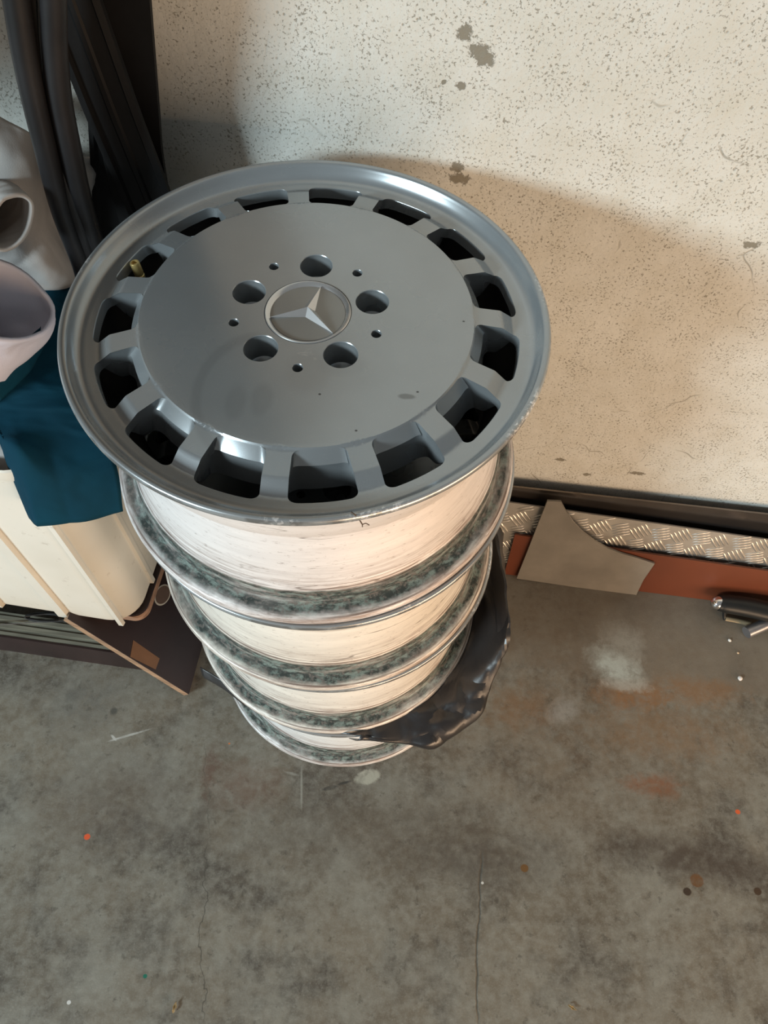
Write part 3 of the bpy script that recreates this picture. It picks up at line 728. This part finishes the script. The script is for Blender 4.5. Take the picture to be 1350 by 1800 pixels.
# rags filling the bin below the teal cloth
N = 26; V = []; cx, cy = (bx0+bx1)/2, (by0+by1)/2
for i in range(N):
    for j in range(N):
        u, v = i/(N-1)*2-1, j/(N-1)*2-1; e = max(abs(u), abs(v))
        p = Vector((u*1.4, v, 0)); hgt = .025*(1-e**4)+.022*mnoise.noise(p*2.2)+.012*(1-2*abs(mnoise.noise(p*4.5)))
        V.append((cx+u*.186, cy+v*.102, min(BH-.030+hgt*1.25, BH+.012)-(.05 if e == 1 else 0)))
Fc = [(i*N+j, (i+1)*N+j, (i+1)*N+j+1, i*N+j+1) for i in range(N-1) for j in range(N-1)]
rg_ = mobj('rag', V, Fc, white, None, True, None); rg_.location = bin_.location; rg_.rotation_euler.z = th
md = rg_.modifiers.new('thick', 'SOLIDIFY'); md.thickness = .003
finish(rg_, 'crumpled greyish rags filling the white bin underneath the teal cloth', 'rag')
# turned up fold of the teal cloth near the lilac garment
fold = [[(-20, 655, .640), (20, 615, .645), (52, 578, .650), (66, 552, .655), (78, 540, .655)],
        [(-12, 676, .652), (36, 628, .660), (68, 586, .668), (82, 556, .672), (90, 541, .660)],
        [(0, 705, .630), (50, 655, .635), (80, 604, .640), (90, 568, .645), (98, 545, .635)]]
f_ = grid_cloth('turned_fold', [[PZ(*q) for q in r] for r in fold], teal, o, 8, .001, 9, 4, .003)
# pale garments heaped on top
def sleeve(name, path, rx, ry, nrm, mat, parent=None, amp=.004, seed=0, th=.002, flare=0., sub=10):
    p = catmull([Vector(q) for q in path], sub); N = len(p); S = 48; V = []; ref = Vector(nrm)
    for i, q in enumerate(p):
        t = (p[min(i+1, N-1)]-p[max(i-1, 0)]).normalized(); u = t.cross(ref).normalized(); v = u.cross(t); s_ = 1+flare*(i/(N-1))
        for k in range(S):
            a = 2*PI*k/S; d = u*math.cos(a)*rx*s_+v*math.sin(a)*ry*s_; pt = q+d
            nz = mnoise.noise(pt*16+Vector((seed, seed, 0)))*amp*2 + (1-abs(mnoise.noise(pt*30+Vector((seed, 0, seed))))*2)*amp*.35
            V.append(pt+d.normalized()*nz)
    Fc = [(i*S+k, i*S+(k+1) % S, (i+1)*S+(k+1) % S, (i+1)*S+k) for i in range(N-1) for k in range(S)]
    o = mobj(name, V, Fc, mat, parent, True, None); md = o.modifiers.new('thick', 'SOLIDIFY'); md.thickness = th; md.offset = 0
    return o
gs = [[(-120, 190, .82), (-50, 195, .82), (0, 212, .81), (45, 235, .80), (62, 265, .775), (120, 268, .765), (172, 276, .75)],
      [(-120, 260, .80), (-50, 260, .80), (0, 265, .80), (50, 285, .785), (90, 300, .765), (135, 310, .755), (174, 320, .73)],
      [(-120, 330, .76), (-50, 330, .77), (10, 335, .765), (60, 350, .75), (100, 355, .735), (140, 360, .72), (177, 365, .69)],
      [(-120, 400, .73), (-50, 400, .74), (10, 400, .735), (60, 402, .72), (105, 405, .70), (145, 408, .68), (182, 405, .66)],
      [(-120, 440, .69), (-50, 450, .69), (10, 460, .69), (60, 468, .68), (110, 472, .66), (140, 472, .64), (180, 450, .63)],
      [(-120, 480, .65), (-50, 490, .65), (10, 500, .65), (60, 500, .64), (110, 495, .63), (140, 490, .62), (180, 470, .61)],
      [(-120, 530, .60), (-50, 540, .60), (10, 540, .60), (60, 530, .595), (110, 520, .59), (140, 500, .59), (180, 480, .58)]]
g1 = grid_cloth('garment', [[PZ(*q) for q in r] for r in gs], white, None, 8, .007, 11, 5, .002, (1, 1, 1), .001)
finish(g1, 'crumpled greyish white garment heaped on the bin, behind the black hoses', 'garment')
sleeve('sleeve', [PZ(-90, 310, .72), PZ(-50, 345, .75), PZ(-12, 375, .775), PZ(18, 394, .787)], .027, .014, (-.5, -.3, 1), white, g1, .006, 3, .003)
g2 = sleeve('garment', [PZ(-125, 700, .58), PZ(-100, 670, .62), PZ(-70, 625, .66), PZ(-38, 565, .70), PZ(-14, 525, .73)], .050, .034, (.6, -.2, .6), lilac, None, .008, 8, .004, .10)
finish(g2, 'pale lilac garment with an open stitched hem in front of the teal cloth', 'garment')
# ============================================================ HOSES AND RUBBER STRIPS on the left
def hose(pxs, r, label, flat=1):
    root = empty('rubber_hose', pxs_to(pxs)[-1])
    pts = [p-root.location for p in pxs_to(pxs)]
    V, Fc = tube(pts, r, 16, flat, (0, -1, .4), 8); 
    return V, Fc, root
def pxs_to(pxs): return [PW(x, y, Y) for x, y, Y in pxs]
def hose_obj(pxs, r, label, flat=1, sides=18):
    pts = pxs_to(pxs); top = pts[0]; d = (pts[0]-pts[1]).normalized()
    pts = [top+d*.35+Vector((0, .03, .02)), top+d*.15] + pts
    V, Fc = tube(pts, r, sides, flat, (0, -1, .4), 8); o = mobj('rubber_hose', V, Fc, M['hose'])
    return finish(o, label, 'hose', 'black rubber hoses hanging on the left')
hose_obj([(28, 0, .105), (42, 90, .105), (58, 170, .105), (82, 270, .105), (108, 370, .105), (140, 455, .105), (150, 490, .11)], .0098, 'leftmost black rubber hose hanging in front of the garment', .95)
hose_obj([(92, 0, .115), (95, 80, .115), (104, 170, .115), (122, 260, .115), (142, 350, .115), (168, 440, .115)], .0102, 'rightmost thick black hose of the three hanging in front of the white garment')
hose_obj([(62, 0, .128), (72, 90, .126), (88, 190, .122), (104, 270, .118), (125, 350, .112), (150, 430, .110), (162, 470, .11)], .0088, 'middle black rubber hose tucked between the two outer hoses')
def strip_obj(pxs, prof, label, Yn=(0, -1, .4)):
    pts = pxs_to(pxs); d = (pts[0]-pts[1]).normalized(); pts = [pts[0]+d*.48, pts[0]+d*.32, pts[0]+d*.16, pts[0]+d*.07] + pts
    V, Fc = sweep(pts, prof, Yn, 6); o = mobj('rubber_strip', V, Fc, M['strip'], None, True, 30)
    return finish(o, label, 'rubber strip', 'black rubber strips on the left')
w2 = .0245
prof = [(-w2, -.004), (-w2, .003), (-w2+.006, .004), (-w2+.008, .001), (-.004, .001), (-.002, .003), (.002, .003), (.004, .001), (w2-.008, .001), (w2-.006, .005), (w2, .004), (w2, -.004)]
strip_obj([(124, 0, .165), (165, 110, .165), (205, 215, .165), (250, 325, .165), (300, 450, .168)], prof, 'wide ribbed black rubber strip slanting down behind the top wheel')
prof = [(-.023, -.002), (-.023, .003), (-.017, .004), (-.015, .001), (.015, .001), (.018, .004), (.023, .003), (.023, -.002)]
strip_obj([(175, -40, .205), (186, 60, .205), (196, 170, .205), (200, 300, .205), (205, 420, .20), (215, 520, .195)], prof, 'black rubber strip hanging straight down behind the slanting one')
strip_obj([(225, 200, .19), (232, 260, .19), (245, 330, .19), (262, 400, .19), (280, 470, .19)], [(-.03, -.003), (-.03, .003), (.03, .003), (.03, -.003)], 'short black rubber strip filling the dark gap by the top wheel')

# ============================================================ BLACK PLASTIC BAG between wheels three and four
bg_ = NT('black_bin_bag')
bgm = bg_.out(bg_.mix(bg_.ramp(bg_.noise(20., 3), .3, .7), (.010, .009, .010), (.018, .016, .016)), bg_.ramp(bg_.noise(12., 3), .35, .65, .28, .5), 0., bg_.bump(bg_.noise(45., 3, .6), .25, .002), IOR=1.6)
def bag_grid(name, rows, parent, seed, amp=.006, fs=22, n=7):
    o = grid_cloth(name, rows, bgm, parent, n, amp*.4, fs*.6, seed, .0012, (1, 1, 1), 0)
    for v in o.data.vertices:      # angular crumples
        d_, _ = mnoise.voronoi(v.co*fs*1.6+Vector((seed, 0, 0))); k_ = d_[1]-d_[0]
        v.co += Vector((.3, -.5, 1)).normalized()*(min(k_, .6)*amp*1.3)
    o.data.update()
    o.data.set_sharp_from_angle(angle=rad(22))
    return o
c3 = Vector((offs[2][0], offs[2][1], 0))
bag = empty('plastic_bag', (c3.x+.19, c3.y-.02, H+.004))
def circ(a, r, z): return Vector((c3.x+r*math.cos(rad(a)), c3.y+r*math.sin(rad(a)), z))
rows = []
inn = [(58, .196), (36, .196), (12, .1955), (-14, .196), (-38, .196), (-58, .1955), (-76, .1955), (-92, .1955)]
outp = [(868, 915, .30), (884, 1010, .285), (893, 1113, .27), (866, 1180, .215), (838, 1255, .19), (772, 1306, .175), (715, 1309, .18), (628, 1296, .192)]
midp = [(872, 940, .25), (880, 1020, .235), (872, 1118, .235), (838, 1185, .21), (800, 1240, .20), (752, 1283, .192), (700, 1297, .19), (628, 1292, .194)]
R0 = [circ(a, .17, H+.0005) for a, z in inn]; R1 = [circ(a, .205, H+.001) for a, z in inn]
R2 = [PZ(*q) for q in midp]; R3 = [PZ(*q) for q in outp]
R4 = []
for p, q in zip(R3, outp):
    R4.append(p + Vector((-.012, .01, -.035)))
rows = [[v-bag.location for v in r] for r in (R1, R2, R3, R4)]
b1 = bag_grid('film', rows, bag, 3, .009, 17, 10)
rows = [[v-bag.location for v in r] for r in (R0, R1)]
# left tip of the bag showing behind the wheels
rows = [[PZ(352, 1172, .19), PZ(385, 1192, .195), PZ(425, 1218, .197)], [PZ(358, 1190, .178), PZ(388, 1207, .182), PZ(425, 1232, .19)], [PZ(372, 1198, .165), PZ(402, 1218, .17), PZ(430, 1240, .18)]]
bag_grid('film', [[v-bag.location for v in r] for r in rows], bag, 6, .002, 30, 6)
finish(bag, 'crumpled black plastic bag trapped between the two lowest wheels of the stack', 'plastic bag')

# ============================================================ SMALL DEBRIS
def pebble(px, py, r, colr, label, name='pebble', cat='pebble'):
    bm = bmesh.new(); bmesh.ops.create_icosphere(bm, subdivisions=2, radius=r)
    for v in bm.verts: v.co *= 1+.25*mnoise.noise(v.co*300+Vector((px, py, 0))); v.co.z *= .6
    o = bobj(name, bm, simple(name+'_mat', colr, .8), None, True, None); P = PZ(px, py, 0); o.location = (P.x, P.y, r*.5)
    finish(o, label, cat)
pebble(1300, 1193, .0042, (.72, .70, .68), 'small round white pebble on the floor at the right edge')
pebble(1282, 1126, .0030, (.75, .74, .70), 'tiny white chip on the floor below the black handled tool', 'chip', 'chip')
pebble(1297, 1148, .0020, (.60, .45, .30), 'tiny tan chip on the floor between the tool and the white pebble', 'chip', 'chip')
def leaf(px, py, s, rot, label):
    V = []; Fc = []; n = 7
    for i in range(n):
        t = i/(n-1); wd = s*.35*math.sin(PI*min(1, t*.9+.08))*(1+.3*math.sin(i*2.3)); z = s*.25*math.sin(t*5)
        for k in (-1, -.5, 0, .5, 1): V.append((s*(t-.5)*2, k*wd, .0012+abs(k)*s*.18+abs(z)))
    for i in range(n-1):
        for k in range(4): Fc.append((i*5+k, i*5+k+1, (i+1)*5+k+1, (i+1)*5+k))
    o = mobj('dry_leaf', V, Fc, simple('dry_leaf_brown', (.30, .20, .085), .7, 0, .2, 100), None, True, None); P = PZ(px, py, 0)
    o.location = (P.x, P.y, .0005); o.rotation_euler.z = rot; md = o.modifiers.new('t', 'SOLIDIFY'); md.thickness = .0004
    finish(o, label, 'leaf')
leaf(308, 1770, .007, 1.4, 'curled dry leaf scrap on the floor at lower left')
leaf(1005, 1771, .006, -.5, 'small dry leaf scrap on the floor at lower right')
# thin root twig caught on the top rim
tw = empty('dry_twig', PZ(625, 903, .770))
V, Fc = tube([PZ(617, 900, .7765)-tw.location, PZ(624, 905, .776)-tw.location, PZ(630, 911, .768)-tw.location, PZ(637, 922, .755)-tw.location], .0006, 6, 1, (0, -1, 0)); mobj('stem', V, Fc, simple('twig_brown', (.09, .06, .04), .8), tw)
V, Fc = tube([PZ(637, 922, .755)-tw.location, PZ(643, 920, .753)-tw.location, PZ(649, 923, .75)-tw.location], .0004, 6, 1, (0, -1, 0)); mobj('branch', V, Fc, bpy.data.materials['twig_brown'], tw)
V, Fc = tube([PZ(637, 922, .755)-tw.location, PZ(637, 926, .75)-tw.location], .0004, 6, 1, (0, -1, 0)); mobj('branch', V, Fc, bpy.data.materials['twig_brown'], tw)
finish(tw, 'thin dry brown twig caught on the front lip of the top wheel', 'twig')
